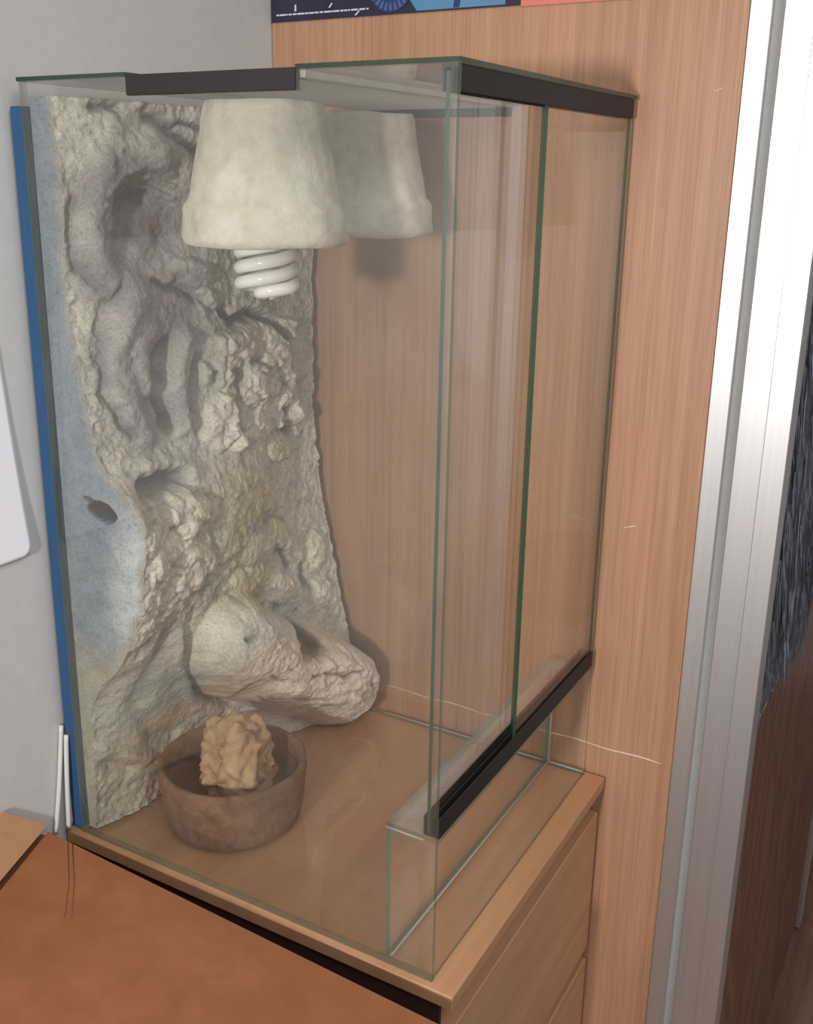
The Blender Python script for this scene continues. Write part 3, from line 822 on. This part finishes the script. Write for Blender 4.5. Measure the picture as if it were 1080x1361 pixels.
# ------------------------------------------------------------------ lamp shades
def lamp(cx, cy, seed, label):
    t = thing('lamp', (cx, cy, 0.534), label, 'lamp', 'plaster lamp shades hanging under the tank roof')
    prof_ = [(0.0435, 0.103), (0.0450, 0.098), (0.0478, 0.080), (0.0510, 0.064), (0.0540, 0.048), (0.0566, 0.036), (0.0575, 0.0325), (0.0598, 0.0300), (0.0612, 0.026), (0.0622, 0.014), (0.0630, 0.006),
             (0.0618, 0.0008), (0.0585, 0.0), (0.0560, 0.002), (0.0545, 0.012), (0.0520, 0.030), (0.0480, 0.055), (0.0440, 0.085), (0.0415, 0.098), (0.0150, 0.0985), (0.0150, 0.1030)]
    sh = lathe('shade', prof_, (cx, cy, 0.534), 'plaster', t, 96, 0.0011, seed)
    me = sh.data
    co = np.array([v.co[:] for v in me.vertices])
    ang = np.arctan2(co[:, 1], co[:, 0])
    dsp = 0.0020 * fbm(ang * 4 + 20, co[:, 2] * 80 + 5, 1.0, 4, 40 + seed)
    for v, d_ in zip(me.vertices, dsp):
        rr = math.hypot(v.co.x, v.co.y)
        if rr > 0.02:
            v.co.x *= 1 + d_ / rr; v.co.y *= 1 + d_ / rr
    lathe('socket', [(0.0148, 0.105), (0.0148, 0.060), (0.0180, 0.058), (0.0180, 0.040), (0.0020, 0.040), (0.0020, 0.105)], (cx, cy, 0.534), 'bulb', t, 24)
    return t
l1 = lamp(0.1625, 0.0850, 3, 'cream plaster lamp shade nearer the camera, holding a spiral bulb')
l2 = lamp(0.1490, 0.2500, 8, 'cream plaster lamp shade nearer the wardrobe, without a visible bulb')
cb = (0.1625, 0.0850)
blb = thing('spiral_bulb', (cb[0], cb[1], 0.487), 'white compact fluorescent spiral bulb screwed into the nearer lamp shade', 'light bulb')
pitch = 0.0238
for s in (0, 1):
    pts = []
    turns = 2.6; n = 110
    for i in range(n + 1):
        t = i / n
        a = 0.9 + s * math.pi + t * turns * 2 * math.pi
        z = 0.4935 + pitch * turns * t
        r = 0.0205 * min(1.0, 0.05 + (t / 0.14) ** 0.7 * 0.95) if t < 0.14 else 0.0205
        if t < 0.14: z = 0.4935 + pitch * turns * (0.05 + 0.09 * (t / 0.14))
        pts.append((cb[0] + r * math.cos(a), cb[1] + r * math.sin(a), z))
    tube('spiral_tube', pts, 0.0051, 'bulb', blb, 12)
lathe('ballast', [(0.0015, 0.552), (0.0190, 0.552), (0.0205, 0.556), (0.0205, 0.568), (0.0130, 0.572), (0.0015, 0.572)], (cb[0], cb[1], 0), 'bulb', blb, 32)

# ------------------------------------------------------------------ bowl and stone
bc = (0.1065, 0.0905, G)
bw = thing('bowl', bc, 'round brown stoneware bowl on the tank floor', 'bowl')
lathe('wall', [(0.0015, 0.0), (0.0580, 0.0), (0.0630, 0.004), (0.0655, 0.016), (0.0672, 0.036), (0.0690, 0.055), (0.0684, 0.0595), (0.0655, 0.0610), (0.0628, 0.0595), (0.0620, 0.050), (0.0605, 0.030), (0.0580, 0.014), (0.0500, 0.0088), (0.0015, 0.0080)], bc, 'bowl', bw, 96, 0.0009, 5, False)
lathe('inner_lining', [(0.0010, 0.0110), (0.0400, 0.0114), (0.0560, 0.0150), (0.0590, 0.0320), (0.0603, 0.0440), (0.0600, 0.0440), (0.0560, 0.0320), (0.0540, 0.0180), (0.0380, 0.0122), (0.0010, 0.0118)], bc, 'bowl_in', bw, 64, 0.0004, 5, False)['label'] = 'dark brown inside of the bowl'
def lump(name, c, r, mats, label, cat, seed, flat=0.0):
    bm = bmesh.new()
    bmesh.ops.create_icosphere(bm, subdivisions=5, radius=1)
    from mathutils import noise as mn
    off = Vector((seed * 3.1, seed * 1.7, seed))
    for v in bm.verts:
        d = v.co.normalized()
        f = 1 + 0.30 * mn.noise(d * 1.6 + off) + 0.20 * mn.noise(d * 3.4 + off) + 0.10 * mn.noise(d * 7 + off) + 0.05 * mn.noise(d * 18 + off) - 0.10 * max(0, 1 - abs(mn.noise(d * 2.6 - off)) * 7)
        v.co = Vector((d.x * r[0] * f, d.y * r[1] * f, max(-r[2] * 0.93, d.z * r[2] * f)))
    zmin = min(v.co.z for v in bm.verts)
    for v in bm.verts:
        v.co = v.co + Vector((c[0], c[1], c[2] - zmin))
    o = link(name, from_bm(bm), mats, None, smooth=True)
    return props(o, label, cat)
st_ = lump('stone', (0.1065, 0.0940, G + 0.0125), (0.0360, 0.0370, 0.0440), 'stone', 'tan knobbly stone standing inside the brown bowl', 'stone', 6)

# ------------------------------------------------------------------ paper on the wall
bm = bmesh.new()
pv = []
ny, nz = 16, 24
PY0, PY1, PZ0, PZ1 = -0.215, -0.0165, 0.2770, 0.530
def paper_pt(u, v, off):
    y = PY0 + (PY1 - PY0) * u; z = PZ0 + (PZ1 - PZ0) * v
    rc = 0.010                                   # rounded corner
    if y > PY1 - rc and z < PZ0 + rc:
        a, c = (y - (PY1 - rc)) / rc, ((PZ0 + rc) - z) / rc
        l = max(a, c); e = math.hypot(a, c)
        if e > 1e-6:
            y = PY1 - rc + a * l / e * rc; z = PZ0 + rc - c * l / e * rc
    lift = 0.0006 + 0.0050 * (1 - v) ** 3 * (0.4 + 0.6 * u)
    return (XWALL + lift + off, y - 0.062 * (z - PZ0), z)
us_ = [i / ny * 0.94 for i in range(ny)] + [0.955, 0.97, 0.985, 1.0]
vs_ = [0, 0.01, 0.02, 0.03, 0.04] + [0.04 + 0.96 * j / nz for j in range(1, nz + 1)]
grid = [[[bm.verts.new(paper_pt(u, v, o_)) for u in us_] for v in vs_] for o_ in (0, 0.0003)]
for L in grid:
    for j in range(len(vs_) - 1):
        for i in range(len(us_) - 1):
            bm.faces.new((L[j][i], L[j][i + 1], L[j + 1][i + 1], L[j + 1][i]))
a_, b_ = grid
for j in range(len(vs_) - 1):
    for i in (0, len(us_) - 1):
        bm.faces.new((a_[j][i], b_[j][i], b_[j + 1][i], a_[j + 1][i]))
for i in range(len(us_) - 1):
    for j in (0, len(vs_) - 1):
        bm.faces.new((a_[j][i], b_[j][i], b_[j][i + 1], a_[j][i + 1]))
props(link('paper_sheet', from_bm(bm), 'paper', None, smooth=True), 'white paper sheet with rounded corner stuck on the wall', 'paper')

# ------------------------------------------------------------------ posters on the wardrobe side
PZ = 0.7308
po = thing('poster', (0.117, YW, PZ), 'dark navy and blue printed poster on the wardrobe side', 'poster')
box('sheet', XWALL + 0.0015, 0.2535, YW - 0.0012, YW - 0.0002, PZ, PZ + 0.42, 'navy', po)
def flat_poly(name, pts, mat, parent, y=YW - 0.0015, t=0.0003):
    return prism(name, pts, 'Y', y, y + t, mat, parent)
flat_poly('printed_sky', [(0.150, PZ + 0.0015), (0.2395, PZ + 0.0015), (0.2395, PZ + 0.16), (0.120, PZ + 0.16), (0.128, PZ + 0.03)], 'sky_print', po)
def ringpoly(name, cx, cz, r0, r1, mat, y, parent, n=40, teeth=0):
    bm = bmesh.new(); rows = []
    for k in range(n):
        a = 2 * math.pi * k / n
        ro = r1 * (1.12 if teeth and (k // 2) % 2 else 1.0)
        rows.append([bm.verts.new((cx + r * math.cos(a), yy, cz + r * math.sin(a))) for r in (r0, ro) for yy in (y, y + 0.0003)])
    for k in range(n):
        p, q_ = rows[k], rows[(k + 1) % n]
        for i, j in ((0, 2), (2, 3), (3, 1), (1, 0)):
            bm.faces.new((p[i], p[j], q_[j], q_[i]))
    return link(name, from_bm(bm), mat, parent)
WX, WZ = 0.122, PZ + 0.027
ringpoly('printed_wheel', WX, WZ, 0.0010, 0.0250, 'disc_print', YW - 0.0017, po, 60)
ringpoly('wheel_rim', WX, WZ, 0.0238, 0.0252, 'mid_print', YW - 0.0021, po, 60)
ringpoly('wheel_hub', WX, WZ, 0.0120, 0.0165, 'mid_print', YW - 0.0021, po, 60)
for k in range(26):
    a = 2 * math.pi * k / 26
    dx, dz = math.cos(a), math.sin(a)
    px, pz = -dz * 0.0011, dx * 0.0011
    flat_poly('wheel_spoke', [(WX + dx * r + sg * px, WZ + dz * r + sg * pz) for r, sg in ((0.0163, 1), (0.0163, -1), (0.0240, -1), (0.0240, 1))], 'mid_print', po, YW - 0.0021)
flat_poly('printed_figure', [(0.188, PZ + 0.002), (0.194, PZ + 0.002), (0.203, PZ + 0.05), (0.195, PZ + 0.05)], 'mid_print', po, YW - 0.0019)
x = -0.010
while x < 0.098:
    w_ = random.uniform(0.002, 0.008)
    flat_poly('fine_print', [(x, PZ + 0.0058), (x + w_, PZ + 0.0058), (x + w_, PZ + 0.0072), (x, PZ + 0.0072)], 'white_print', po)
    x += w_ + random.uniform(0.0005, 0.0018)
for (x0, z0, dx, dz) in ((0.010, 0.020, 0.004, 0.010), (0.012, 0.009, 0.002, 0.006), (0.052, 0.010, 0.005, 0.004), (0.082, 0.0015, 0.006, 0.004)):
    flat_poly('printed_highlight', [(x0, PZ + z0), (x0 + 0.002, PZ + z0), (x0 + dx, PZ + z0 + dz), (x0 + dx - 0.0016, PZ + z0 + dz)], 'white_print', po)
pr = thing('poster', (0.345, YW, PZ - 0.001), 'salmon red printed poster beside the navy one on the wardrobe side', 'poster')
box('sheet', 0.2545, 0.4350, YW - 0.0012, YW - 0.0002, PZ - 0.0010, PZ + 0.40, 'red_print', pr)
flat_poly('printed_shape', [(0.300, PZ + 0.0015), (0.380, PZ + 0.0015), (0.400, PZ + 0.05), (0.318, PZ + 0.05)], 'red_dark', pr)

# ------------------------------------------------------------------ dark fur hanging on the wardrobe door
fc = thing('fur_coat', (0.524, 0.51, 0.12), 'dark grey shaggy fur hanging on the walnut wardrobe door', 'fur')
def fur_shape(y, z):
    return 0.5155 + 0.007 + 0.004 * math.sin(y * 60 + z * 3) + 0.003 * math.sin(y * 130 + 1)
bm = bmesh.new()
FY0, FY1, FZ1 = 0.376, 0.665, 0.78
ny, nz = 40, 40
def fz0(y): return 0.135 - 0.03 * (y - FY0) / (FY1 - FY0) + 0.020 * math.sin(y * 95) + 0.014 * math.sin(y * 210 + 1)
g0 = []; g1 = []
for j in range(nz + 1):
    r0 = []; r1 = []
    for i in range(ny + 1):
        y = FY0 + (FY1 - FY0) * i / ny; zb = fz0(y)
        z = zb + (FZ1 - zb) * j / nz
        e = min(1, 6 * min(i, ny - i) / ny, 0.15 + 8 * j / nz)
        r0.append(bm.verts.new((0.5153, y, z)))
        r1.append(bm.verts.new((0.5156 + (fur_shape(y, z) - 0.5153) * e, y, z)))
    g0.append(r0); g1.append(r1)
for j in range(nz):
    for i in range(ny):
        bm.faces.new((g0[j][i], g0[j + 1][i], g0[j + 1][i + 1], g0[j][i + 1]))
        bm.faces.new((g1[j][i], g1[j][i + 1], g1[j + 1][i + 1], g1[j + 1][i]))
for j in range(nz):
    for i in (0, ny):
        bm.faces.new((g0[j][i], g0[j + 1][i], g1[j + 1][i], g1[j][i]))
for i in range(ny):
    for j in (0, nz):
        bm.faces.new((g0[j][i], g0[j][i + 1], g1[j][i + 1], g1[j][i]))
link('hide', from_bm(bm), 'fur', fc, smooth=True)
MAT['fur_light'] = plain('grey_fur_strands', srgb(108, 112, 122), 0.5, 0.4, 80)
bm = bmesh.new()
for k in range(5200):
    y = random.uniform(FY0, FY1); zb = fz0(y)
    z = random.uniform(zb, FZ1) if k % 3 else zb + random.uniform(0, 0.03)
    x = fur_shape(y, z) - 0.001 if z > zb + 0.03 else 0.5175
    L = random.uniform(0.018, 0.050); ww = random.uniform(0.0006, 0.0016)
    dy = random.uniform(-0.010, 0.010)
    p = [bm.verts.new((x, y - ww, z)), bm.verts.new((x, y + ww, z)), bm.verts.new((x + 0.0012, y, z + 0.002)),
         bm.verts.new((x + random.uniform(0.001, 0.006), y + dy, z - L))]
    for f in ((0, 1, 3), (1, 2, 3), (2, 0, 3), (0, 2, 1)):
        bm.faces.new([p[i] for i in f])
o = link('fur_strands', from_bm(bm), ['fur_light', 'fur'], fc)
for i, p in enumerate(o.data.polygons): p.material_index = (i // 4) % 2
o['kind'] = 'stuff'

# ------------------------------------------------------------------ cardboard box in front of the chest
bx = thing('cardboard_box', (0.18, -0.22, ZFLOOR), 'brown cardboard box with raised side flap in front of the chest', 'cardboard box')
ZB = 0.0170
# plan of the big flap (horizontal), far edge close to the chest
A = (-0.0075, -0.0328); B = (0.4000, -0.0484)
C_ = (0.3960, -0.3500); Dn = (0.110, -0.3500)
prism('flap', [A, B, C_, Dn], 'Z', ZB - 0.004, ZB, 'card', bx, 0.0006)
prism('body', [(-0.014, -0.0345), (0.392, -0.0520), (0.392, -0.345), (-0.014, -0.345)], 'Z', ZFLOOR, ZB - 0.0045, 'card_edge', bx)
# side flap bent up against the wall, its lower edge along the seam
def quad_slab(name, p, t, mat, parent):
    p = [Vector(q_) for q_ in p]
    n_ = (p[1] - p[0]).cross(p[3] - p[0]).normalized() * t
    bm = bmesh.new()
    a = [bm.verts.new(q_) for q_ in p]; c = [bm.verts.new(q_ - n_) for q_ in p]
    bm.faces.new(a); bm.faces.new(c[::-1])
    for i in range(4):
        j = (i + 1) % 4
        bm.faces.new((a[i], c[i], c[j], a[j]))
    return link(name, from_bm(bm), mat, parent)
quad_slab('side_flap', [(-0.0135, -0.0310, 0.0195), (0.0980, -0.350, 0.0195), (0.0300, -0.350, 0.085), (-0.0150, -0.0760, 0.0585)], 0.004, 'card_lit', bx)
# pressed crease in the big flap
tube('crease', [(0.0205, -0.0355, ZB + 0.0001), (0.0600, -0.0715, ZB + 0.0001), (0.0917, -0.1060, ZB + 0.0001)], 0.0004, 'card_edge', bx, 6)
tube('crease', [(0.0262, -0.0355, ZB + 0.0001), (0.0650, -0.0705, ZB + 0.0001), (0.0963, -0.1032, ZB + 0.0001)], 0.0004, 'card_edge', bx, 6)
